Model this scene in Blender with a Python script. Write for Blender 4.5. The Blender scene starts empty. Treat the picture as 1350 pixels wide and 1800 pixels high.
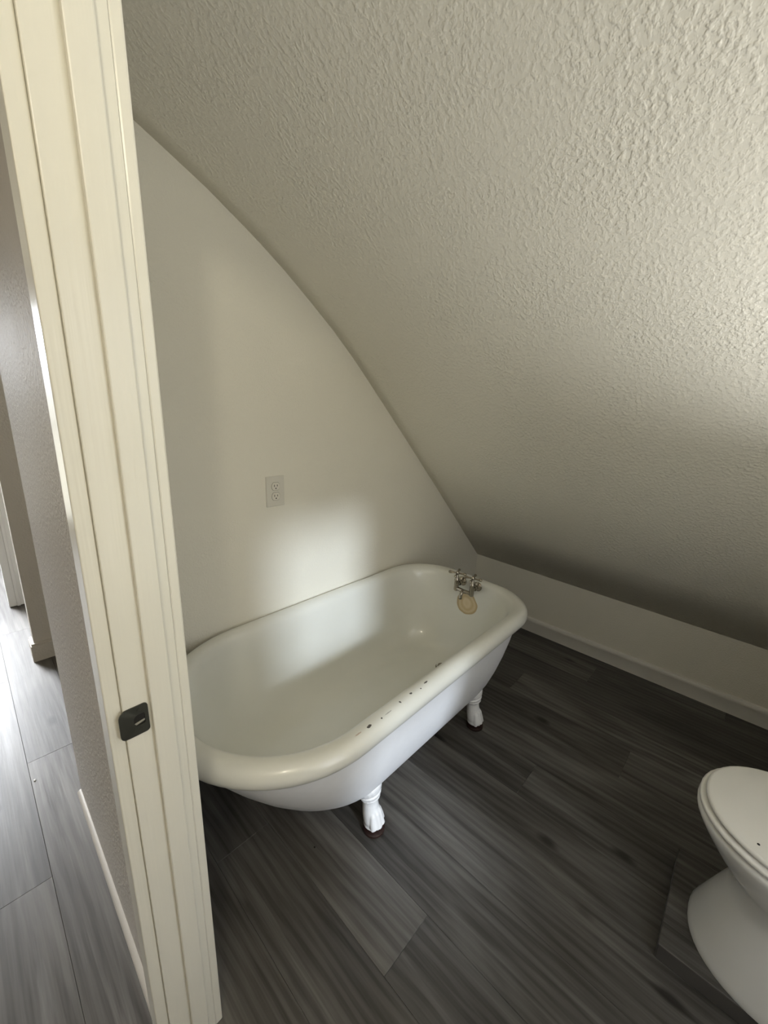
import bpy, bmesh, math, random
from mathutils import Matrix, Vector
random.seed(7)
SC = bpy.context.scene
COL = SC.collection

# ------------------------------------------------------------------ camera
cam_d = bpy.data.cameras.new('camera')
cam_d.sensor_fit = 'VERTICAL'; cam_d.sensor_height = 36.0; cam_d.sensor_width = 27.0
cam_d.lens = 14.091; cam_d.clip_start = 0.01
cam = bpy.data.objects.new('camera', cam_d); COL.objects.link(cam)
M = Matrix(((0.688057, 0.159058, -0.70801, 0), (-0.724629, 0.202506, -0.658714, 0),
            (0.038603, 0.966277, 0.254594, 1.4), (0, 0, 0, 1)))
cam.matrix_world = M
SC.camera = cam
# ------------------------------------------------------------------ exposure
SC.view_settings.view_transform = 'Standard'
SC.view_settings.look = 'None'
SC.view_settings.gamma = 1.0
SC.view_settings.use_curve_mapping = False
SC.view_settings.exposure = 0.0
try:
    SC.cycles.diffuse_bounces = 4; SC.cycles.glossy_bounces = 2; SC.cycles.max_bounces = 5
    SC.cycles.use_light_tree = False; SC.cycles.caustics_reflective = False; SC.cycles.caustics_refractive = False
    SC.cycles.sample_clamp_indirect = 6.0
except Exception:
    pass
# ------------------------------------------------------------------ sky
world = bpy.data.worlds.new('sky'); SC.world = world; world.use_nodes = True
wn, wl = world.node_tree.nodes, world.node_tree.links
wn.clear()
w_out = wn.new('ShaderNodeOutputWorld'); w_bg = wn.new('ShaderNodeBackground')
w_tc = wn.new('ShaderNodeTexCoord'); w_sep = wn.new('ShaderNodeSeparateXYZ'); w_rmp = wn.new('ShaderNodeValToRGB')
w_map = wn.new('ShaderNodeMath'); w_map.operation = 'MULTIPLY_ADD'; w_map.inputs[1].default_value = 0.5; w_map.inputs[2].default_value = 0.5
wl.new(w_tc.outputs['Generated'], w_sep.inputs[0]); wl.new(w_sep.outputs['Z'], w_map.inputs[0]); wl.new(w_map.outputs[0], w_rmp.inputs[0])
els = w_rmp.color_ramp.elements
els[0].position = 0.44; els[0].color = (0.93, 0.92, 0.80, 1)      # pale ground and greenery below the horizon
els[1].position = 0.56; els[1].color = (0.96, 1.0, 1.06, 1)       # even overcast sky
wl.new(w_rmp.outputs[0], w_bg.inputs[0]); w_bg.inputs[1].default_value = 4.0
wl.new(w_bg.outputs[0], w_out.inputs[0])
# ------------------------------------------------------------------ lights
def sun(name, direction, energy, angle, color):
    d = bpy.data.lights.new(name, 'SUN'); d.energy = energy; d.angle = math.radians(angle); d.color = color
    o = bpy.data.objects.new(name, d); COL.objects.link(o)
    o.rotation_euler = Vector(direction).to_track_quat('-Z', 'Y').to_euler(); o.location = (0, 0, 6)
    return o
def area(name, loc, direction, sx, sy, power, color, spread=180, portal=False):
    d = bpy.data.lights.new(name, 'AREA'); d.shape = 'RECTANGLE'; d.size = sx; d.size_y = sy
    d.energy = power; d.color = color; d.spread = math.radians(spread)
    if portal: d.cycles.is_portal = True
    o = bpy.data.objects.new(name, d); COL.objects.link(o); o.location = loc
    o.rotation_euler = Vector(direction).to_track_quat('-Z', 'Z').to_euler()
    return o
sun('sun', (0.235, 1.0, -0.44), 2.7, 6.5, (0.78, 0.88, 1.0))
# window openings: bathroom end wall, hall behind the camera, hall far end
BW = (0.26, 0.81, 0.45, 1.885)      # x0,x1,z0,z1 in wall y=-0.8
FW = (-1.15, 0.0, 0.15, 2.05)      # in wall y=5.0
area('portal_bath', ((BW[0]+BW[1])/2, -0.93, (BW[2]+BW[3])/2), (0, 1, 0), BW[1]-BW[0], BW[3]-BW[2], 1, (1, 1, 1), portal=True)
area('portal_far', ((FW[0]+FW[1])/2, 5.14, (FW[2]+FW[3])/2), (0, -1, 0), FW[1]-FW[0], FW[3]-FW[2], 1, (1, 1, 1), portal=True)
area('daylight_far_window', (-0.9, 5.9, 2.4), (0.25, -0.88, -0.62), 1.2, 1.6, 150, (0.93, 0.96, 1.0), spread=70)

# ================================================================== helpers
def new_obj(name, verts, faces, mat=None, parent=None, smooth=False):
    me = bpy.data.meshes.new(name); me.from_pydata([tuple(v) for v in verts], [], faces); me.update()
    o = bpy.data.objects.new(name, me); COL.objects.link(o)
    if mat: me.materials.append(mat)
    if smooth: me.polygons.foreach_set('use_smooth', [True]*len(me.polygons))
    if parent: o.parent = parent
    return o
class B:
    """collects shapes; build() links them as one mesh object"""
    def __init__(s): s.bm = bmesh.new()
    def box(s, a, b, bev=0.0, seg=2):
        r = bmesh.ops.create_cube(s.bm, size=1.0)
        vs = r['verts']
        for v in vs:
            v.co = Vector([a[i] + (v.co[i]+0.5)*(b[i]-a[i]) for i in range(3)])
        if bev > 0:
            es = {e for v in vs for e in v.link_edges}
            bmesh.ops.bevel(s.bm, geom=list(es), offset=bev, segments=seg, profile=0.5, affect='EDGES')
        return s
    def grid(s, loops, close=True, cap0=False, cap1=False):
        rows = [[s.bm.verts.new(p) for p in lp] for lp in loops]
        n = len(rows[0])
        for a, b in zip(rows[:-1], rows[1:]):
            for i in range(n if close else n-1):
                j = (i+1) % n
                s.bm.faces.new((a[i], a[j], b[j], b[i]))
        if cap0: s.bm.faces.new(list(reversed(rows[0])))
        if cap1: s.bm.faces.new(rows[-1])
        return s
    def lathe(s, prof, mat=Matrix(), n=24):
        """prof: (r,z) list about local z, closed at ends with r~0"""
        loops = [[mat @ Vector((r*math.cos(2*math.pi*i/n), r*math.sin(2*math.pi*i/n), z)) for i in range(n)] for r, z in prof]
        return s.grid(loops, True, True, True)
    def tube(s, pts, r, n=12):
        pts = [Vector(p) for p in pts]; loops = []
        for k, p in enumerate(pts):
            t = (pts[min(k+1, len(pts)-1)] - pts[max(k-1, 0)]).normalized()
            q = t.to_track_quat('Z', 'Y')
            rr = r[k] if isinstance(r, (list, tuple)) else r
            loops.append([p + q @ Vector((rr*math.cos(2*math.pi*i/n), rr*math.sin(2*math.pi*i/n), 0)) for i in range(n)])
        return s.grid(loops, True, True, True)
    def ball(s, c, r, n=16):
        m = Matrix.Translation(c) @ Matrix.Diagonal((*(r if isinstance(r, (tuple, list)) else (r,)*3), 1))
        bmesh.ops.create_uvsphere(s.bm, u_segments=n, v_segments=n//2+2, radius=1.0, matrix=m); return s
    def prism(s, poly, z0, z1, mat=Matrix()):
        return s.grid([[mat @ Vector((x, y, z0)) for x, y in poly], [mat @ Vector((x, y, z1)) for x, y in poly]], True, True, True)
    def build(s, name, mat, parent=None, smooth=False, angle=None):
        bmesh.ops.recalc_face_normals(s.bm, faces=s.bm.faces)
        me = bpy.data.meshes.new(name); s.bm.to_mesh(me); s.bm.free()
        me.materials.append(mat)
        if smooth or angle:
            me.polygons.foreach_set('use_smooth', [True]*len(me.polygons))
            if angle: me.set_sharp_from_angle(angle=math.radians(angle))
        o = bpy.data.objects.new(name, me); COL.objects.link(o)
        if parent: o.parent = parent
        return o
def empty(name, loc=(0, 0, 0)):
    o = bpy.data.objects.new(name, None); COL.objects.link(o); o.location = loc; o.empty_display_size = 0.1; return o
def tag(o, label=None, cat=None, group=None, kind=None):
    if label: o['label'] = label
    if cat: o['category'] = cat
    if group: o['group'] = group
    if kind: o['kind'] = kind
    return o
def par(child, parent):
    child.parent = parent
    child.matrix_parent_inverse = Matrix.Translation(-parent.location)
    return child

# ================================================================== materials
class N:
    def __init__(s, name):
        s.m = bpy.data.materials.new(name); s.m.use_nodes = True
        s.t = s.m.node_tree; s.n = s.t.nodes; s.l = s.t.links
        s.b = s.n['Principled BSDF']
    def node(s, t, **k):
        x = s.n.new(t)
        for a, v in k.items(): setattr(x, a, v)
        return x
    def put(s, sock, v):
        if isinstance(v, bpy.types.NodeSocket): s.l.new(v, sock)
        else: sock.default_value = v
    def set(s, **k):
        for a, v in k.items():
            s.put(s.b.inputs[{'color': 'Base Color', 'rough': 'Roughness', 'metal': 'Metallic', 'spec': 'Specular IOR Level', 'coat': 'Coat Weight', 'coatr': 'Coat Roughness', 'normal': 'Normal', 'alpha': 'Alpha'}[a]], v)
        return s
    def coord(s, kind='Object'): return s.node('ShaderNodeTexCoord').outputs[kind]
    def mapping(s, v, scale=(1, 1, 1), loc=(0, 0, 0)):
        x = s.node('ShaderNodeMapping'); s.l.new(v, x.inputs[0]); x.inputs['Scale'].default_value = scale
        s.put(x.inputs['Location'], loc); return x.outputs[0]
    def noise(s, v, scale, detail=2, rough=0.5, dist=0.0, out=0):
        x = s.node('ShaderNodeTexNoise'); s.l.new(v, x.inputs['Vector'])
        x.inputs['Scale'].default_value = scale; x.inputs['Detail'].default_value = detail
        x.inputs['Roughness'].default_value = rough; x.inputs['Distortion'].default_value = dist
        return x.outputs[out]
    def ramp(s, f, stops, interp='LINEAR'):
        x = s.node('ShaderNodeValToRGB'); s.put(x.inputs[0], f); x.color_ramp.interpolation = interp
        e = x.color_ramp.elements
        while len(e) < len(stops): e.new(0.5)
        for i, (p, c) in enumerate(stops):
            e[i].position = p; e[i].color = c if isinstance(c, tuple) else (c, c, c, 1)
        return x.outputs[0]
    def mix(s, f, a, b, mode='MIX'):
        x = s.node('ShaderNodeMix', data_type='RGBA', blend_type=mode)
        s.put(x.inputs[0], f); s.put(x.inputs[6], a); s.put(x.inputs[7], b); return x.outputs[2]
    def math(s, op, a, b=0.0, c=0.0):
        x = s.node('ShaderNodeMath', operation=op); s.put(x.inputs[0], a); s.put(x.inputs[1], b); s.put(x.inputs[2], c); return x.outputs[0]
    def bump(s, h, strength, dist, prev=None):
        x = s.node('ShaderNodeBump'); s.l.new(h, x.inputs['Height']); x.inputs['Strength'].default_value = strength; x.inputs['Distance'].default_value = dist
        if prev: s.l.new(prev, x.inputs['Normal'])
        return x.outputs[0]
    def blob(s, pos, c, r, wob, amp=1.2):
        """soft mask of an ellipsoid spot at c with radii r; wob = noise socket"""
        a = s.node('ShaderNodeVectorMath', operation='SUBTRACT'); s.l.new(pos, a.inputs[0]); a.inputs[1].default_value = c
        d = s.node('ShaderNodeVectorMath', operation='DIVIDE'); s.l.new(a.outputs[0], d.inputs[0]); d.inputs[1].default_value = r
        e = s.node('ShaderNodeVectorMath', operation='LENGTH'); s.l.new(d.outputs[0], e.inputs[0])
        return s.math('ADD', e.outputs['Value'], s.math('MULTIPLY_ADD', wob, amp, -amp/2))

def C(r, g, b): return (r, g, b, 1.0)
def plain(name, col, rough=0.5, metal=0.0, spec=0.5, coat=0.0, tint=0.04, scale=6):
    n = N(name); nz = n.noise(n.coord(), scale, 4)
    dark = C(*[c*(1-tint*2) for c in col]); lite = C(*[min(1, c*(1+tint)) for c in col])
    n.set(color=n.mix(nz, dark, lite), rough=rough, metal=metal, spec=spec, coat=coat); return n.m

def wall_mat(name, col, big, strength, fine=0.0006, rough=0.45, spec=0.45):
    n = N(name); p = n.coord()
    mot = n.noise(p, 2.2, 2, 0.6)
    n.set(color=n.mix(mot, C(*[c*0.965 for c in col]), C(*[min(1, c*1.02) for c in col])))
    blobs = n.noise(p, big, 2.0, 0.5, 0.0)
    h1 = n.ramp(blobs, [(0.40, 0.0), (0.55, 0.4), (0.76, 1.0)], 'B_SPLINE')
    b2 = n.bump(h1, 1.0, strength)
    n.put(b2.node.inputs['Strength'], n.ramp(n.noise(p, 3.5, 2), [(0.35, 0.45), (0.68, 1.0)]))
    n.set(normal=b2, rough=n.ramp(mot, [(0.2, rough-0.05), (0.8, rough+0.05)]), spec=spec)
    return n.m
PAINT = (0.79, 0.757, 0.66)
m_wall = wall_mat('orange_peel_wall_paint', PAINT, 150, 0.0010, 0.0004)
m_ceil = wall_mat('knockdown_ceiling_paint', PAINT, 100, 0.0019, 0.0004, 0.42)
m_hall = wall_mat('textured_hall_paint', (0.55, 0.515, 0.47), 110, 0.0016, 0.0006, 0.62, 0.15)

def trim_mat(name, col, rough=0.32):
    n = N(name); p = n.coord()
    st = n.noise(n.mapping(p, (60, 60, 1.2)), 3.0, 1)
    mot = n.noise(p, 7, 2)
    n.set(color=n.mix(mot, C(*[c*0.95 for c in col]), C(*col)), rough=rough, spec=0.5, normal=n.bump(st, 0.35, 0.0012))
    return n.m
m_trim = trim_mat('cream_trim_paint', (0.80, 0.78, 0.70), 0.3)
m_base = trim_mat('baseboard_paint', (0.80, 0.77, 0.71), 0.4)
m_shoe = trim_mat('beige_shoe_moulding_paint', (0.50, 0.47, 0.42), 0.45)
m_white_trim = trim_mat('far_white_trim_paint', (0.78, 0.78, 0.76), 0.35)

def floor_mat():
    n = N('grey_wood_plank')
    p = n.coord(); rnd = n.node('ShaderNodeObjectInfo').outputs['Random']
    off = n.node('ShaderNodeCombineXYZ'); n.put(off.inputs[0], n.math('MULTIPLY', rnd, 37.0)); n.put(off.inputs[1], n.math('MULTIPLY', rnd, 91.0)); n.put(off.inputs[2], n.math('MULTIPLY', rnd, 17.0))
    q = n.mapping(p, (1, 1, 1), off.outputs[0])
    grain = n.noise(n.mapping(q, (21, 0.95, 1)), 1.0, 4, 0.56, 0.8)
    fineg = n.noise(n.mapping(q, (170, 5, 1)), 1.0, 1, 0.6)
    broad = n.noise(n.mapping(q, (7, 1.1, 1)), 1.0, 3, 0.55, 1.1)
    # cathedral figure
    wv = n.node('ShaderNodeTexWave', wave_type='RINGS', rings_direction='Z'); n.l.new(n.mapping(q, (3.4, 0.42, 1)), wv.inputs[0])
    wv.inputs['Scale'].default_value = 3.6; wv.inputs['Distortion'].default_value = 5.0; wv.inputs['Detail'].default_value = 3; wv.inputs['Detail Scale'].default_value = 1.2
    base = n.ramp(broad, [(0.30, C(0.026, 0.0235, 0.0205)), (0.47, C(0.052, 0.048, 0.0435)), (0.60, C(0.088, 0.083, 0.077)), (0.78, C(0.135, 0.129, 0.121))])
    c = n.mix(n.ramp(grain, [(0.56, 0.0), (0.72, 0.6)]), base, C(0.165, 0.158, 0.148))
    c = n.mix(n.ramp(grain, [(0.28, 0.7), (0.43, 0.0)]), c, C(0.017, 0.015, 0.013))
    c = n.mix(0.17, c, n.ramp(wv.outputs['Color'], [(0.3, C(0.022, 0.019, 0.016)), (0.7, C(0.12, 0.113, 0.105))]))
    c = n.mix(0.09, c, n.ramp(fineg, [(0.35, C(0.012, 0.011, 0.01)), (0.65, C(0.13, 0.125, 0.12))]))
    # knots
    vo = n.node('ShaderNodeTexVoronoi'); n.l.new(n.mapping(q, (4.6, 2.1, 1)), vo.inputs['Vector']); vo.inputs['Scale'].default_value = 1.15
    kd = n.math('ADD', vo.outputs['Distance'], n.math('MULTIPLY', grain, 0.12))
    c = n.mix(n.ramp(kd, [(0.10, 0.85), (0.17, 0.0)]), c, C(0.012, 0.010, 0.009))
    tone = n.ramp(rnd, [(0.0, 1.05), (1.0, 1.75)])
    tone = n.math("MULTIPLY_ADD", rnd, 0.75, 1.0); vm = n.node("ShaderNodeVectorMath", operation="SCALE"); n.l.new(c, vm.inputs[0]); n.put(vm.inputs["Scale"], tone); c = vm.outputs[0]
    n.set(color=c, rough=n.ramp(grain, [(0.3, 0.36), (0.7, 0.5)]), spec=0.42,
          normal=n.bump(fineg, 0.3, 0.0006))
    return n.m
m_floor = floor_mat()
m_sub = plain('dark_underlay', (0.02, 0.018, 0.016), 0.9)

def enamel_mat():
    n = N('old_cream_enamel'); p = n.coord('Object')
    w = n.noise(p, 260, 3); w2 = n.noise(p, 38, 4, 0.6)
    mot = n.noise(p, 5, 5, 0.6)
    c = n.mix(mot, C(0.70, 0.695, 0.63), C(0.77, 0.765, 0.71))
    # yellow-brown stain with a darker outer ring under the faucet
    st = n.blob(p, (1.655, 0.944, 0.450), (0.09, 0.060, 0.060), n.noise(p, 14, 1), 0.45)
    ring = n.ramp(n.math('MULTIPLY', st, 0.5), [(0.0, C(0.60, 0.46, 0.24)), (0.16, C(0.66, 0.53, 0.31)), (0.26, C(0.52, 0.37, 0.16)), (0.36, C(0.62, 0.49, 0.27)), (0.45, C(0.40, 0.27, 0.09))])
    c = n.mix(n.ramp(st, [(0.92, 0.92), (1.03, 0.0)]), c, ring)
    # chips in the glaze along the front rim and one long one on the wall side
    chips = [((0.639, 0.617, 0.575), (0.0085, 0.0042, 0.012)), ((0.766, 0.619, 0.575), (0.0036, 0.004, 0.012)), ((0.817, 0.621, 0.575), (0.0055, 0.0035, 0.012)),
             ((0.889, 0.621, 0.575), (0.0085, 0.0028, 0.012)), ((0.684, 0.614, 0.575), (0.003, 0.0025, 0.012)), ((0.856, 0.614, 0.575), (0.003, 0.002, 0.012))]
    for cc, r in chips:
        c = n.mix(n.ramp(n.blob(p, cc, r, w), [(0.85, 0.95), (1.0, 0.0)]), c, C(0.035, 0.03, 0.026))
    for cc, r, col in [((0.712, 0.615, 0.575), (0.016, 0.0016, 0.012), C(0.28, 0.27, 0.24)), ((0.60, 0.618, 0.575), (0.012, 0.0022, 0.012), C(0.45, 0.33, 0.25)),
                       ((1.30, 1.309, 0.575), (0.055, 0.0045, 0.02), C(0.20, 0.15, 0.10)), ((1.69, 0.70, 0.57), (0.003, 0.02, 0.03), C(0.55, 0.53, 0.47))]:
        c = n.mix(n.ramp(n.blob(p, cc, r, w), [(0.7, 0.8), (1.05, 0.0)]), c, col)
    n.set(color=c, rough=0.28, spec=0.5, coat=0.4, coatr=0.07)
    return n.m
m_enamel = enamel_mat()
m_tubpaint = plain('white_shell_paint', (0.90, 0.90, 0.91), 0.38, scale=30, tint=0.02)
m_footpaint = plain('glossy_white_foot_paint', (0.86, 0.86, 0.865), 0.25, tint=0.02)
m_pad = plain('dark_red_brown_furniture_pad', (0.022, 0.008, 0.006), 0.45)
m_chrome = plain('brushed_nickel', (0.40, 0.365, 0.31), 0.12, metal=1.0)
m_latch = plain('dull_grey_latch', (0.30, 0.29, 0.25), 0.5)
m_darkhole = plain('black_recess', (0.008, 0.007, 0.006), 0.8)
m_bronze = plain('dark_bronze_metal', (0.070, 0.070, 0.060), 0.42, metal=0.7)
m_porcelain = plain('white_porcelain', (0.78, 0.77, 0.73), 0.15, coat=0.3, tint=0.02)
m_seat = plain('white_seat_plastic', (0.80, 0.785, 0.74), 0.28, tint=0.02)
m_plate = plain('almond_outlet_plastic', (0.68, 0.655, 0.58), 0.35, tint=0.02)
m_recept = plain('ivory_receptacle_plastic', (0.73, 0.70, 0.62), 0.35, tint=0.02)
m_gap = plain('shaded_plastic_gap', (0.36, 0.34, 0.29), 0.6)
m_dirt = plain('black_crumb', (0.01, 0.009, 0.008), 0.8)
m_fleck = plain('white_plaster', (0.8, 0.79, 0.76), 0.8)
m_sash = plain('white_window_paint', (0.78, 0.78, 0.76), 0.4)
g = N('clear_glass'); gt = g.node('ShaderNodeBsdfTransparent'); gg = g.node('ShaderNodeBsdfGlossy'); gg.inputs['Roughness'].default_value = 0.0
gm = g.node('ShaderNodeMixShader'); gm.inputs[0].default_value = 0.06; g.l.new(gt.outputs[0], gm.inputs[1]); g.l.new(gg.outputs[0], gm.inputs[2])
g.l.new(gm.outputs[0], g.n['Material Output'].inputs[0]); m_glass = g.m

# ================================================================== setting
YB, XK, YE, XP = 1.336, 2.426, -0.80, 0.20     # outlet wall, knee wall, end wall, bathroom face of partition
XH = 0.114                                     # hall face of partition
PROF = [(XK, 0.412), (2.12, 0.716), (1.828, 1.002), (1.62, 1.202), (1.427, 1.386), (1.30, 1.506), (1.20, 1.598), (1.10, 1.682), (1.0, 1.757), (0.881, 1.842), (0.79, 1.90), (0.70, 1.952), (0.62, 1.996), (0.53, 2.039), (0.442, 2.08), (0.34, 2.122), (XP, 2.17), (XP-0.05, 2.185)]
def sag(z, y):
    w = max(0.0, min(1.0, (1.25-z)/0.8)); return -0.0195*(YB-y)*w
ys = [YE-0.04 + (YB+0.02-YE+0.04)*i/26 for i in range(27)]
cb = B()
cb.grid([[(x, y, z+sag(z, y)) for (x, z) in PROF] for y in ys], close=False)
ceil = cb.build('ceiling', m_ceil, smooth=True)
so = ceil.modifiers.new('thickness', 'SOLIDIFY'); so.thickness = 0.06; so.offset = 0
# move the visible underside back onto the profile
so.offset = 1.0
tag(ceil, 'off-white knockdown-textured sloping ceiling curving up over the tub', kind='structure')
def ztop(x):
    for (xa, za), (xb, zb) in zip(PROF[:-1], PROF[1:]):
        if xb <= x <= xa: return za + (zb-za)*(xa-x)/(xa-xb)
    return PROF[-1][1]
# outlet wall: gable shape below the sloping ceiling
poly = [(XP, 0.0), (XK+0.06, 0.0), (XK+0.06, 0.40)] + [(x, z+0.03) for x, z in PROF] + [(XP, 2.4)]
wb = B(); wb.grid([[(x, YB, z) for x, z in poly], [(x, 1.55, z) for x, z in poly]], True, True, True)
wall_back = wb.build('wall_back', m_wall)
tag(wall_back, 'off-white gable wall with an outlet behind the tub', kind='structure')
kb = B(); kb.box((XK, YE-0.1, 0), (XK+0.06, YB, 0.36)); 
kb.grid([[(XK, YE-0.1, 0.36), (XK, YB, 0.36), (XK+.06, YB, 0.36), (XK+.06, YE-0.1, 0.36)], [(XK, YE-0.1, 0.405), (XK, YB, 0.43), (XK+.06, YB, 0.48), (XK+.06, YE-0.1, 0.46)]], True, False, True)
tag(kb.build('wall_right', m_wall), 'low off-white knee wall under the sloping ceiling', kind='structure')
# knee wall baseboard with rounded cap
bp = [(0, 0), (0.014, 0), (0.014, 0.066), (0.0165, 0.070), (0.0165, 0.086), (0.013, 0.093), (0.006, 0.096), (0, 0.096)]
bb = B(); bb.grid([[(XK-x, YE, z) for x, z in bp], [(XK-x, YB, z) for x, z in bp]], True, True, True)
tag(bb.build('baseboard_right', m_base, angle=35), 'cream baseboard along the low knee wall', kind='structure')

def wall_y(name, y0, y1, x0, x1, zt, hole, mat, label):
    b = B(); hx0, hx1, hz0, hz1 = hole
    b.box((x0, y0, 0), (hx0, y1, zt)); b.box((hx1, y0, 0), (x1, y1, zt))
    b.box((hx0, y0, 0), (hx1, y1, hz0)); b.box((hx0, y0, hz1), (hx1, y1, zt))
    return tag(b.build(name, mat), label, kind='structure')
wall_y('wall_front', YE-0.1, YE, XP, XK+0.06, 2.4, BW, m_wall, 'off-white bathroom end wall with a window')
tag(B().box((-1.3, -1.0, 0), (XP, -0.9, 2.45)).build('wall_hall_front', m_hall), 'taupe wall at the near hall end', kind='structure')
wall_y('wall_hall_far', 5.0, 5.1, -1.3, 0.3, 2.45, FW, m_hall, 'far hall wall with a tall window')
def window(n, hole, y, label):
    x0, x1, z0, z1 = hole; w = empty('window_%d' % n, ((x0+x1)/2, y, z0)); tag(w, label, kind='structure')
    b = B(); t = 0.03
    b.box((x0, y-0.03, z0), (x0+t, y+0.03, z1)); b.box((x1-t, y-0.03, z0), (x1, y+0.03, z1))
    b.box((x0+t, y-0.03, z0), (x1-t, y+0.03, z0+t)); b.box((x0+t, y-0.03, z1-t), (x1-t, y+0.03, z1))
    par(b.build('window_frame', m_sash), w)
    zm = (z0+z1)/2
    par(B().box((x0+t, y-0.02, zm-0.02), (x1-t, y+0.02, zm+0.02)).build('meeting_rail', m_sash), w)
    for za, zb in ((z0+t, zm-0.02), (zm+0.02, z1-t)):
        par(B().box((x0+t, y-0.003, za), (x1-t, y+0.003, zb)).build('pane', m_glass), w)
window(1, BW, YE-0.05, 'white sash window in the bathroom end wall')
window(2, FW, 5.05, 'tall white window at the far end of the hall')

# partition with the doorway (opening y -0.13 .. 0.66)
DY0, DY1, DZ = -0.13, 0.662, 2.05
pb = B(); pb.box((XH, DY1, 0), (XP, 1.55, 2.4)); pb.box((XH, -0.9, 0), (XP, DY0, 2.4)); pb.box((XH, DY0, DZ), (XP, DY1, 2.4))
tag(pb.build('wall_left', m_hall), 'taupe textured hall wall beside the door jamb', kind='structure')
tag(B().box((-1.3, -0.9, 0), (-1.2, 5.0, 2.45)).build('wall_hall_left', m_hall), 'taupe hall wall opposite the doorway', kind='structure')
tag(B().box((-1.3, -1.0, 2.4), (2.0, 5.1, 2.5)).build('ceiling_hall', m_wall), 'flat white hall ceiling', kind='structure')
# rounded corner bead of the hall wall
tag(B().tube([(XH+0.012, 1.538, 0), (XH+0.012, 1.538, 2.4)], 0.0125, 16).build('trim_1', m_hall, angle=40), 'rounded plaster corner of the hall wall', kind='structure')
# shoe moulding along the hall wall
sp = [(0, 0), (0.013, 0), (0.013, 0.008), (0.010, 0.014), (0.004, 0.018), (0, 0.018)]
tag(B().grid([[(XH-x, 0.71, z) for x, z in sp], [(XH-x, 1.55, z) for x, z in sp]], True, True, True).build('baseboard_left', m_shoe, angle=40), 'slim cream shoe moulding along the hall wall', kind='structure')
# further along the hall
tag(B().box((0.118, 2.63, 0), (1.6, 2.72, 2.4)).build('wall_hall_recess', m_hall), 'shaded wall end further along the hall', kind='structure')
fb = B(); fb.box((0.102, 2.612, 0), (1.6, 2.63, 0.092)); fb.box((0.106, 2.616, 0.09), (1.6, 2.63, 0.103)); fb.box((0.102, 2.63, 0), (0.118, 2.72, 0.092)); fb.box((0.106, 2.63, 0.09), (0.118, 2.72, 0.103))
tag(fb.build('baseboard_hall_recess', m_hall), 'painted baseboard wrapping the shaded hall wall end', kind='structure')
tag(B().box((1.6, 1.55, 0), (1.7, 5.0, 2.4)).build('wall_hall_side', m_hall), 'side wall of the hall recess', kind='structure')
d2 = empty('door_2', (0.11, 3.45, 0)); tag(d2, 'pale grey door jamb far along the bright hall', kind='structure')
par(B().box((0.074, 3.45, 0.004), (0.118, 3.56, 2.05), 0.003).build('jamb', m_white_trim), d2)
par(B().box((0.112, 3.438, 0.004), (0.130, 3.46, 2.05), 0.003).build('door_stop', m_white_trim), d2)
par(B().box((0.130, 3.452, 0.004), (0.19, 3.56, 2.05)).build('inner_jamb', m_white_trim), d2)
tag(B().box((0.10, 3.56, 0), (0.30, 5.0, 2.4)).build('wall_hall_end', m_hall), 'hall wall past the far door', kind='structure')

# ------------------------------------------------ floor: subfloor + separate planks
tag(B().box((-1.3, -1.0, -0.05), (XK+0.06, 5.1, -0.006)).build('floor', m_sub), 'dark grey wood-look plank floor', kind='structure')
floor = bpy.data.objects['floor']
PW, PL, X0 = 0.18, 1.22, 0.893
cache = {}
def plank(x0, x1, y0, y1):
    if y1-y0 < 0.02 or x1-x0 < 0.01: return
    k = (round(x1-x0, 3), round(y1-y0, 3))
    if k not in cache:
        w, l = (k[0]-0.0005)/2, (k[1]-0.0005)/2; c = 0.0006
        lo = [(-w, -l, -0.0055), (w, -l, -0.0055), (w, l, -0.0055), (-w, l, -0.0055)]
        mi = [(x, y, -c) for x, y, _ in lo]; hi = [((w-c)*(1 if x > 0 else -1), (l-c)*(1 if y > 0 else -1), 0) for x, y, _ in lo]
        b = B(); b.grid([lo, mi, hi], True, True, True)
        o = b.build('plank', m_floor, floor); cache[k] = o.data
    else:
        o = bpy.data.objects.new('plank', cache[k]); COL.objects.link(o); o.parent = floor
    o.location = ((x0+x1)/2, (y0+y1)/2, 0)
def row(k, ya, yb, joint):
    x0, x1 = X0+PW*k, min(X0+PW*(k+1), XK)
    y = joint - PL*math.ceil((joint-ya)/PL)
    while y < yb:
        plank(x0, x1, max(y, ya), min(y+PL, yb)); y += PL
joints = {2: 0.421, -2: 0.431, 1: -0.12, 0: 0.90, -1: -0.35, -3: 0.98, 3: 1.02, 4: 0.16, 5: 0.72, 6: -0.28, 7: 0.45, 8: 1.1, -4: 0.22}
for k in range(-12, 9):
    j = joints.get(k, random.random()*PL)
    if k <= -5: row(k, -0.9, 5.0, j)
    else:
        row(k, YE, YB, j)
        if k <= 3: row(k, 1.55, 4.2, j)

# ------------------------------------------------ door frame with strike plate
d1 = empty('door_1', (0.15, 0.65, 0)); tag(d1, 'cream painted door jamb with a dark strike plate', kind='structure')
def dpart(name, a, b, bev=0.0015, mat=None): return par(B().box(a, b, bev).build(name, mat or m_trim), d1)
JY, SY, CY = 0.650, 0.640, 0.656
JX0, JX1, SX0, SX1 = 0.1135, 0.2000, 0.1515, 0.1835
ST = (0.62+0.0, 0.0)
dpart('jamb', (JX0, JY, 0.001), (JX1, DY1, DZ))
dpart('door_stop', (SX0, SY, 0.001), (SX1, JY, DZ-0.012), 0.002)
dpart('casing', (0.0925, CY, 0.001), (JX0, CY+0.050, DZ+0.06), 0.002)
cs = dpart('casing', (JX1, CY-0.004, 0.001), (0.2165, CY+0.055, DZ+0.06), 0.003)
dpart('jamb', (JX0, DY0, 0.001), (JX1, DY0+0.012, DZ))
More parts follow.
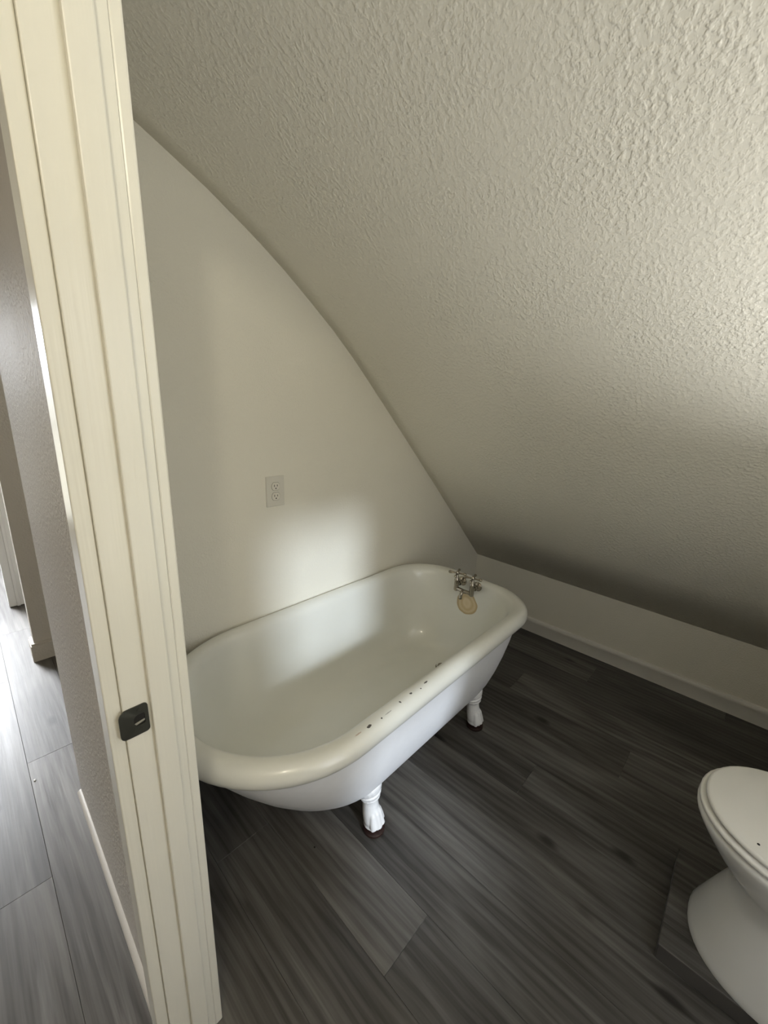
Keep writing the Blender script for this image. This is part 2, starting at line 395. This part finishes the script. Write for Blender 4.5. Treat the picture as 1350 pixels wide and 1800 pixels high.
dpart('door_stop', (SX0, DY0+0.012, 0.001), (SX1, DY0+0.022, DZ-0.012), 0.002)
dpart('casing', (0.0925, DY0-0.045, 0.001), (JX0, DY0+0.006, DZ+0.06), 0.002)
dpart('casing', (JX1, DY0-0.045, 0.001), (0.2165, DY0+0.006, DZ+0.06), 0.002)
dpart('head_jamb', (JX0, DY0+0.012, DZ-0.012), (JX1, JY, DZ))
dpart('head_casing', (0.0925, DY0+0.006, DZ-0.006), (JX0, CY, DZ+0.06))
dpart('head_casing', (JX1, DY0+0.006, DZ-0.006), (0.2165, CY, DZ+0.06))
# strike plate: rounded plate with a lip curling past the jamb edge and a latch hole
def rrect(x0, x1, z0, z1, rl, rr, n=6):
    pts = []
    for cx, cz, a0, r in ((x1-rr, z1-rr, 0, rr), (x0+rl, z1-rl, 90, rl), (x0+rl, z0+rl, 180, rl), (x1-rr, z0+rr, 270, rr)):
        for i in range(n+1):
            a = math.radians(a0+90*i/n); pts.append((cx+r*math.cos(a), cz+r*math.sin(a)))
    return pts
zc = 0.893
x_l, x_r = 0.1055, 0.1478
outer = rrect(x_l, x_r, zc-0.027, zc+0.027, 0.012, 0.006)
hole = rrect(0.1262, 0.1425, zc-0.0095, zc+0.0105, 0.0075, 0.003)
def lip(x): return 0.0 if x > 0.1145 else -0.35*(0.1145-x)
b = B()
yf, yk = JY-0.0022, JY-0.0002
b.grid([[(x, yk+lip(x), z) for x, z in outer], [(x, yf+lip(x), z) for x, z in outer], [(x, yf, z) for x, z in hole], [(x, yk, z) for x, z in hole]], True)
sp_o = par(b.build('strike_plate', m_bronze, angle=40), d1); sp_o['label'] = 'dark bronze strike plate'
lt = B(); lt.grid([[(x, yk-0.0004, z) for x, z in hole], [(x, yk+0.0006, z) for x, z in hole]], True, True, True)
lo = lt.build('latch_hole', m_darkhole); lo.parent = sp_o
tng = B(); tng.grid([[(0.1268, JY-0.0010, zc-0.0085), (0.1415, JY-0.0010, zc-0.0045), (0.1415, JY-0.0010, zc-0.0015), (0.1268, JY-0.0010, zc-0.0045)], [(0.1268, JY-0.0018, zc-0.0085), (0.1415, JY-0.0018, zc-0.0045), (0.1415, JY-0.0018, zc-0.0015), (0.1268, JY-0.0018, zc-0.0045)]], True, True, True)
tn = tng.build('latch_tongue', m_latch); tn.parent = sp_o
for zz in (zc+0.0185, zc-0.0185):
    s_ = B().lathe([(0.0032, 0), (0.0030, 0.0006), (0.0006, 0.0008)], Matrix.Translation((0.135, yf, zz)) @ Matrix.Rotation(math.radians(90), 4, 'X'), 12).build('screw', m_bronze, angle=40)
    s_.parent = sp_o

# ================================================================== bathtub
tub = empty('clawfoot_bathtub', (1.0, 0.962, 0)); tag(tub, 'white cast-iron clawfoot bathtub standing along the gable wall', 'bathtub')
XL, XR, YC, YH = 0.236, 1.747, 0.961, 0.3725
def outline(d, z, le=0.0, re=0.0):
    yh = max(YH-d, 0.006); xl = XL+d+le; xr = XR-d-re; rc = min(max(0.05, 0.24-0.55*d), yh*0.9); rl = yh
    pts = []
    cx = xl+rl
    for i in range(40):                          # round foot end, back -> front
        a = math.pi/2 + math.pi*i/40; pts.append((cx+rl*math.cos(a), YC+rl*math.sin(a), z))
    for i in range(16): pts.append((cx+(xr-rc-cx)*i/16, YC-yh, z))
    for i in range(12):
        a = -math.pi/2+math.pi/2*i/12; pts.append((xr-rc+rc*math.cos(a), YC-yh+rc+rc*math.sin(a), z))
    for i in range(10): pts.append((xr, YC-yh+rc+(2*yh-2*rc)*i/10, z))
    for i in range(12):
        a = math.pi/2*i/12; pts.append((xr-rc+rc*math.cos(a), YC+yh-rc+rc*math.sin(a), z))
    for i in range(16): pts.append((xr-rc-(xr-rc-cx)*i/16, YC+yh, z))
    return pts
def ext_le(z): t = max(0, min(1, (0.50-z)/0.36)); return 0.19*t**1.1
def ext_re(z): t = max(0, min(1, (0.50-z)/0.36)); return 0.07*t
RC, RR, RZ = 0.033, 0.033, 0.542
rim = []
for a in range(-90, 91, 15):
    r_ = math.radians(a); rim.append((RC-RR*math.cos(r_), RZ+RR*math.sin(r_)))
inner = [(0.048, 0.5735), (0.060, 0.567), (0.069, 0.555), (0.075, 0.535), (0.082, 0.48), (0.092, 0.40), (0.104, 0.32), (0.121, 0.255), (0.145, 0.212), (0.178, 0.187), (0.22, 0.175), (0.27, 0.169), (0.31, 0.1665), (0.34, 0.1655), (0.358, 0.165)]
loops = [outline(0.036, 0.509)]
for d, z in rim+inner:
    loops.append(outline(d, z, ext_le(z)*0.95, ext_re(z)*0.55))
b = B(); b.grid(loops, True, False, True)
basin = par(b.build('basin', m_enamel, smooth=True), tub); basin['label'] = 'cream enamel basin and rolled rim, chipped along the front'
outp = [(0.036, 0.5095), (0.038, 0.495), (0.046, 0.43), (0.058, 0.36), (0.074, 0.29), (0.093, 0.23), (0.112, 0.19), (0.137, 0.162), (0.168, 0.147), (0.21, 0.139), (0.27, 0.135), (0.32, 0.134)]
b = B(); b.grid([outline(d, z, ext_le(z), ext_re(z)) for d, z in outp], True, False, True)
shell = par(b.build('outer_shell', m_tubpaint, smooth=True), tub); shell['label'] = 'white painted outer shell'
# ---- claw foot (front towards -y), origin on the floor below the ankle
fb = B()
fb.tube([(0, 0.022, 0.166), (0, 0.018, 0.158), (0, 0.014, 0.149), (0, 0.012, 0.142)], [0.052, 0.050, 0.044, 0.034], 20)      # bracket under the shell
fb.tube([(0, 0.016, 0.146), (0, 0.012, 0.138), (0, 0.011, 0.130)], [0.033, 0.0415, 0.034], 20)                              # collar rings
fb.tube([(0, 0.011, 0.133), (0, 0.010, 0.126), (0, 0.009, 0.119)], [0.031, 0.0365, 0.029], 20)
fb.tube([(0, 0.009, 0.122), (0, 0.008, 0.105), (0, 0.006, 0.085), (0, 0.002, 0.062), (0, -0.004, 0.040), (0, -0.008, 0.020)], [0.0275, 0.0265, 0.028, 0.031, 0.033, 0.030], 20)
for tx, ty, r_, hh in ((-0.022, -0.020, 0.0125, 0.060), (-0.0075, -0.029, 0.0130, 0.066), (0.0085, -0.029, 0.0130, 0.066), (0.0235, -0.019, 0.0122, 0.058)):
    fb.tube([(tx*0.55, ty*0.2, hh+0.028), (tx*0.85, ty*0.75, hh+0.004), (tx, ty, 0.042), (tx*1.04, ty-0.004, 0.026), (tx*1.02, ty-0.002, 0.012)], [r_*0.6, r_*0.85, r_*0.95, r_*1.05, r_*0.7], 12)
fb.ball((0, -0.005, 0.020), (0.033, 0.032, 0.014), 20)
fb.ball((0.030, 0.000, 0.046), (0.009, 0.011, 0.014), 12)
ft = fb.build('claw_foot', m_footpaint, smooth=True)
rm = ft.modifiers.new('r', 'REMESH'); rm.mode = 'VOXEL'; rm.voxel_size = 0.0022; rm.use_smooth_shade = True
sm = ft.modifiers.new('s', 'SMOOTH'); sm.iterations = 4; sm.factor = 0.5
dg = bpy.context.evaluated_depsgraph_get()
me = bpy.data.meshes.new_from_object(ft.evaluated_get(dg)); me.name = 'claw_foot'
me.polygons.foreach_set('use_smooth', [True]*len(me.polygons))
bpy.data.objects.remove(ft)
pad_me = None
for fx, fy, rz in ((0.775, 0.722, 12), (1.43, 0.722, 12), (0.775, 1.202, 168), (1.43, 1.202, 192)):
    o = bpy.data.objects.new('claw_foot', me); COL.objects.link(o)
    if not me.materials: me.materials.append(m_footpaint)
    o.location = (fx, fy, 0.008); o.rotation_euler = (0, 0, math.radians(rz)); par(o, tub)
    if pad_me is None:
        pad = B().lathe([(0.034, 0), (0.037, 0.002), (0.037, 0.010), (0.034, 0.012), (0.0005, 0.012)], n=28).build('floor_pad', m_pad, angle=40); pad_me = pad.data
    else:
        pad = bpy.data.objects.new('floor_pad', pad_me); COL.objects.link(pad)
    pad.location = (0, -0.010, -0.008); pad.parent = o
# ---- drain
dr = B().lathe([(0.030, 0), (0.031, 0.004), (0.026, 0.007), (0.021, 0.005), (0.0205, 0.001), (0.0005, 0.001)], Matrix.Translation((1.475, 0.945, 0.1655)), 28).build('drain_flange', m_chrome, angle=35)
par(dr, tub); dr['label'] = 'nickel drain'
B().lathe([(0.0195, 0), (0.0195, 0.006), (0.017, 0.012), (0.010, 0.014), (0.0005, 0.0145)], Matrix.Translation((1.475, 0.945, 0.1665)), 24).build('drain_stopper', m_chrome, dr, angle=35)
# ---- faucet
HY = (0.988, 0.900); FX = 1.617; FZ = 0.532
fz = B()
for y in HY:
    fz.lathe([(0.0100, -0.012), (0.0118, -0.009), (0.0122, 0.0), (0.0118, 0.020), (0.0112, 0.040), (0.0125, 0.042), (0.0125, 0.047), (0.0100, 0.050), (0.0085, 0.060), (0.0070, 0.068), (0.0045, 0.074), (0.0045, 0.080)], Matrix.Translation((FX, y, FZ)), 20)
    fz.tube([(FX, y, FZ+0.018), (FX+0.020, y, FZ+0.019), (FX+0.058, y, FZ+0.021)], [0.0098, 0.0092, 0.0092], 16)
    fz.tube([(FX+0.022, y, FZ+0.019), (FX+0.031, y, FZ+0.0195)], [0.0135, 0.0135], 8)
fz.tube([(FX, HY[0], FZ), (FX-0.004, (HY[0]+HY[1])/2, FZ-0.001), (FX, HY[1], FZ)], [0.0092, 0.0105, 0.0092], 16)
fau = par(fz.build('faucet', m_chrome, angle=40), tub); fau['label'] = 'brushed nickel two-handle faucet'
cy = (HY[0]+HY[1])/2
B().tube([(FX-0.004, cy, FZ), (FX-0.016, cy, FZ-0.004), (FX-0.024, cy, FZ-0.014), (FX-0.026, cy, FZ-0.028), (FX-0.026, cy, FZ-0.034)], [0.0095, 0.0090, 0.0085, 0.0085, 0.0095], 16).build('spout', m_chrome, fau, smooth=True)
hb = B()
hb.lathe([(0.0075, -0.006), (0.0095, -0.002), (0.0095, 0.004), (0.006, 0.008), (0.0045, 0.011), (0.0005, 0.012)], n=16)
for a in range(4):
    ca, sa = math.cos(a*math.pi/2), math.sin(a*math.pi/2)
    hb.tube([(ca*t, sa*t, 0.0) for t in (0.006, 0.016, 0.024, 0.032, 0.040, 0.044, 0.0455)], [0.0042, 0.0038, 0.0046, 0.0068, 0.0074, 0.0052, 0.0008], 12)
h1 = hb.build('handle', m_chrome, angle=50)
for i, y in enumerate(HY):
    h = h1 if i == 0 else bpy.data.objects.new('handle', h1.data)
    if i: COL.objects.link(h)
    h.location = (FX, y, FZ+0.080); h.rotation_euler = (0, math.radians(-4), math.radians(14 if i else 20)); h.parent = fau
    B().lathe([(0.024, 0), (0.024, 0.003), (0.020, 0.007), (0.012, 0.010), (0.010, 0.014)], Matrix.Translation((FX+0.055, y, FZ+0.021)) @ Matrix.Rotation(math.radians(-90), 4, 'Y'), 24).build('escutcheon', m_chrome, fau, angle=35)

# ================================================================== toilet
TX, TY = 1.235, -0.242        # centre of the front circle of the seat
PZ = 0.05
tag(B().box((1.072, -0.70, 0.0), (1.41, -0.058, PZ), 0.003).build('toilet_platform', m_floor), 'raised grey wood-look platform under the toilet', 'platform')
tl = empty('toilet', (TX, TY, PZ)); tag(tl, 'white toilet with closed lid on a raised platform', 'toilet')
def egg(hw, front, back, z, p=2.3, n=48, bx=None):
    """outline: half width hw, front and back y, widest a little behind the front circle centre"""
    ym = front-hw*1.12; pts = []
    for i in range(n):
        a = 2*math.pi*i/n; c, s = math.cos(a), math.sin(a)
        x = hw*math.copysign(abs(c)**(2/p), c)
        y = ym + (front-ym if s > 0 else ym-back)*math.copysign(abs(s)**(2/p), s)
        pts.append((TX+x, y, z))
    return pts
FR = TY+0.19
body = [egg(0.170, -0.103, -0.60, PZ, 2.2), egg(0.171, -0.102, -0.60, PZ+0.008, 2.2), egg(0.167, -0.107, -0.60, PZ+0.022, 2.2), egg(0.155, -0.121, -0.60, PZ+0.07, 2.15), egg(0.142, -0.137, -0.60, PZ+0.12, 2.1),
        egg(0.128, -0.155, -0.60, PZ+0.17, 2.1), egg(0.122, -0.166, -0.60, PZ+0.215, 2.1), egg(0.138, -0.138, -0.60, PZ+0.255, 2.1), egg(0.161, -0.097, -0.59, PZ+0.300, 2.05), egg(0.177, -0.070, -0.58, PZ+0.340, 2.05),
        egg(0.186, FR-0.003, -0.57, PZ+0.368, 2.05), egg(0.187, FR-0.001, -0.57, PZ+0.380, 2.05), egg(0.181, FR-0.007, -0.565, PZ+0.386, 2.05)]
bo = B(); bo.grid(body, True, True, True); par(bo.build('bowl', m_porcelain, angle=60), tl)
def slab(name, hw, fr, back, z0, z1, mat, rnd):
    b = B(); b.grid([egg(hw-rnd, fr-rnd, back+rnd, z0, 2.1), egg(hw, fr, back, z0+rnd, 2.1), egg(hw, fr, back, z1-rnd, 2.1), egg(hw-rnd*0.4, fr-rnd*0.4, back+rnd*0.4, z1-rnd*0.35, 2.1), egg(hw-rnd*1.4, fr-rnd*1.4, back+rnd*1.4, z1, 2.1), egg(hw*0.5, fr-0.09, back+0.1, z1+0.002, 2.1)], True, True, True)
    return par(b.build(name, mat, angle=50), tl)
slab('seat', 0.186, FR-0.003, -0.49, PZ+0.3895, PZ+0.4025, m_seat, 0.004)
lid = slab('lid', 0.177, FR-0.014, -0.485, PZ+0.4055, PZ+0.419, m_seat, 0.005)
mk = B().lathe([(0.0028, 0), (0.0028, 0.0012), (0.0003, 0.0016)], Matrix.Translation((1.112, -0.170, PZ+0.4192)), 10).build('dark_fleck', m_dirt, lid)
tk = B().box((TX-0.235, -0.785, PZ+0.36), (TX+0.235, -0.59, PZ+0.70), 0.025, 4); par(tk.build('tank', m_porcelain, angle=40), tl)
tk = B().box((TX-0.245, -0.79, PZ+0.70), (TX+0.245, -0.58, PZ+0.738), 0.012, 3); par(tk.build('tank_lid', m_porcelain, angle=40), tl)
par(B().box((TX-0.17, -0.70, PZ+0.30), (TX+0.17, -0.50, PZ+0.365), 0.015, 3).build('tank_shelf', m_porcelain, angle=40), tl)
fl = B(); fl.tube([(TX-0.17, -0.585, PZ+0.64), (TX-0.17, -0.57, PZ+0.64), (TX-0.165, -0.565, PZ+0.64), (TX-0.10, -0.563, PZ+0.63)], [0.009, 0.009, 0.006, 0.005], 10)
par(fl.build('flush_lever', m_chrome, smooth=True), tl)

# ================================================================== outlet
OX, OZ = 0.8155, 1.069
ou = empty('electrical_outlet', (OX, YB, OZ)); tag(ou, 'almond duplex wall outlet above the tub', 'outlet')
b = B(); 
f0 = rrect(OX-0.039, OX+0.039, OZ-0.059, OZ+0.059, 0.003, 0.003, 3); f1 = rrect(OX-0.0365, OX+0.0365, OZ-0.0565, OZ+0.0565, 0.003, 0.003, 3)
b.grid([[(x, YB, z) for x, z in f0], [(x, YB-0.0035, z) for x, z in f0], [(x, YB-0.006, z) for x, z in f1]], True, True, True)
par(b.build('cover_plate', m_plate, angle=30), ou)
for s in (1, -1):
    zc2 = OZ+0.0195*s; pts = []
    for i in range(32):
        a = 2*math.pi*i/32; pts.append((OX+0.0172*math.cos(a), zc2+max(-0.0142, min(0.0142, 0.0172*math.sin(a)))))
    b = B(); b.grid([[(OX+(x-OX)*1.10, YB-0.0061, zc2+(z-zc2)*1.12) for x, z in pts], [(OX+(x-OX)*1.10, YB-0.0064, zc2+(z-zc2)*1.12) for x, z in pts]], True, True, True)
    gap = par(b.build('receptacle_gap', m_gap), ou)
    b = B(); b.grid([[(x, YB-0.0062, z) for x, z in pts], [(x, YB-0.0082, z) for x, z in pts]], True, True, True)
    rc = par(b.build('receptacle', m_recept, angle=40), ou)
    for sx, hh in ((-0.0063, 0.0042), (0.0063, 0.0035)):
        B().box((OX+sx-0.0012, YB-0.0085, zc2+0.003-hh), (OX+sx+0.0012, YB-0.0080, zc2+0.003+hh)).build('slot', m_darkhole, rc)
    B().lathe([(0.0026, 0), (0.0026, 0.0006), (0.0002, 0.0007)], Matrix.Translation((OX, YB-0.0080, zc2-0.0075)) @ Matrix.Rotation(math.radians(90), 4, 'X'), 12).build('ground_hole', m_darkhole, rc)
sc_ = B().lathe([(0.003, 0), (0.0028, 0.001), (0.0003, 0.0014)], Matrix.Translation((OX, YB-0.006, OZ)) @ Matrix.Rotation(math.radians(90), 4, 'X'), 12).build('screw', m_recept, angle=40)
par(sc_, ou)

# ================================================================== lamps added for their light (outside the photographed frame)
gl = N('frosted_lamp_glass'); ta = gl.node('ShaderNodeBsdfTransparent'); tb = gl.node('ShaderNodeBsdfTranslucent')
mxs = gl.node('ShaderNodeMixShader'); mxs.inputs[0].default_value = 0.25; gl.l.new(ta.outputs[0], mxs.inputs[1]); gl.l.new(tb.outputs[0], mxs.inputs[2])
gl.l.new(mxs.outputs[0], gl.n['Material Output'].inputs[0])
hl = empty('added_ceiling_lamp', (-0.45, -0.5, 2.4)); tag(hl, 'added, unseen white glass globe lamp on the hall ceiling', 'lamp')  # unseen lamp added to light the door jamb warmly from above
par(B().lathe([(0.075, -0.03), (0.08, -0.025), (0.08, 0.0), (0.001, 0.0)], Matrix.Translation((-0.45, -0.5, 2.4)), 28).build('lamp_base', m_chrome, angle=40), hl)
par(B().lathe([(0.055, -0.03), (0.10, -0.06), (0.125, -0.11), (0.118, -0.16), (0.08, -0.20), (0.002, -0.215)], Matrix.Translation((-0.45, -0.5, 2.4)), 32).build('lamp_globe', gl.m, smooth=True), hl)
pd = bpy.data.lights.new('added_hall_bulb', 'POINT'); pd.energy = 27; pd.color = (1.0, 0.93, 0.74); pd.shadow_soft_size = 0.06
po = bpy.data.objects.new('added_hall_bulb', pd); COL.objects.link(po); po.location = (-0.45, -0.5, 2.27)
SX_, SZ_ = 0.95, 1.02
wl_ = empty('added_uplight', (SX_, YE, SZ_)); tag(wl_, 'added, unseen nickel uplight on the end wall to brighten the ceiling', 'lamp')  # unseen uplight added to brighten the ceiling near the end wall
par(B().box((SX_-0.04, YE+0.001, SZ_-0.07), (SX_+0.04, YE+0.015, SZ_+0.05), 0.004).build('back_plate', m_chrome, angle=40), wl_)
par(B().tube([(SX_, YE+0.012, SZ_-0.03), (SX_, YE+0.06, SZ_-0.05), (SX_, YE+0.115, SZ_-0.045)], 0.008, 10).build('arm', m_chrome, smooth=True), wl_)
par(B().grid([[(SX_+r*math.cos(2*math.pi*i/28), YE+0.115+r*math.sin(2*math.pi*i/28), SZ_+z) for i in range(28)] for r, z in ((0.012, -0.05), (0.05, -0.04), (0.085, -0.005), (0.095, 0.02))], True, True).build('shade', m_chrome, smooth=True), wl_)
sd = bpy.data.lights.new('added_uplight_bulb', 'SPOT'); sd.energy = 37; sd.color = (0.97, 0.985, 1.0); sd.shadow_soft_size = 0.04; sd.spot_size = math.radians(124); sd.spot_blend = 0.8
so_ = bpy.data.objects.new('added_uplight_bulb', sd); COL.objects.link(so_); so_.location = (SX_, YE+0.115, SZ_+0.01)
so_.rotation_euler = Vector((-0.05, 0.36, 1)).to_track_quat('-Z', 'Y').to_euler()

# ================================================================== small litter
b = B(); b.ball((0.596, 0.804, 0.002), (0.003, 0.003, 0.002), 8)
tag(b.build('crumb', m_dirt), 'tiny black crumb on the floor below the near tub end', 'crumb')
b = B(); b.ball((0.0027, 1.728, 0.0015), (0.004, 0.006, 0.002), 8)
tag(b.build('plaster_fleck', m_fleck), 'tiny white plaster fleck on the hall floor', 'fleck')
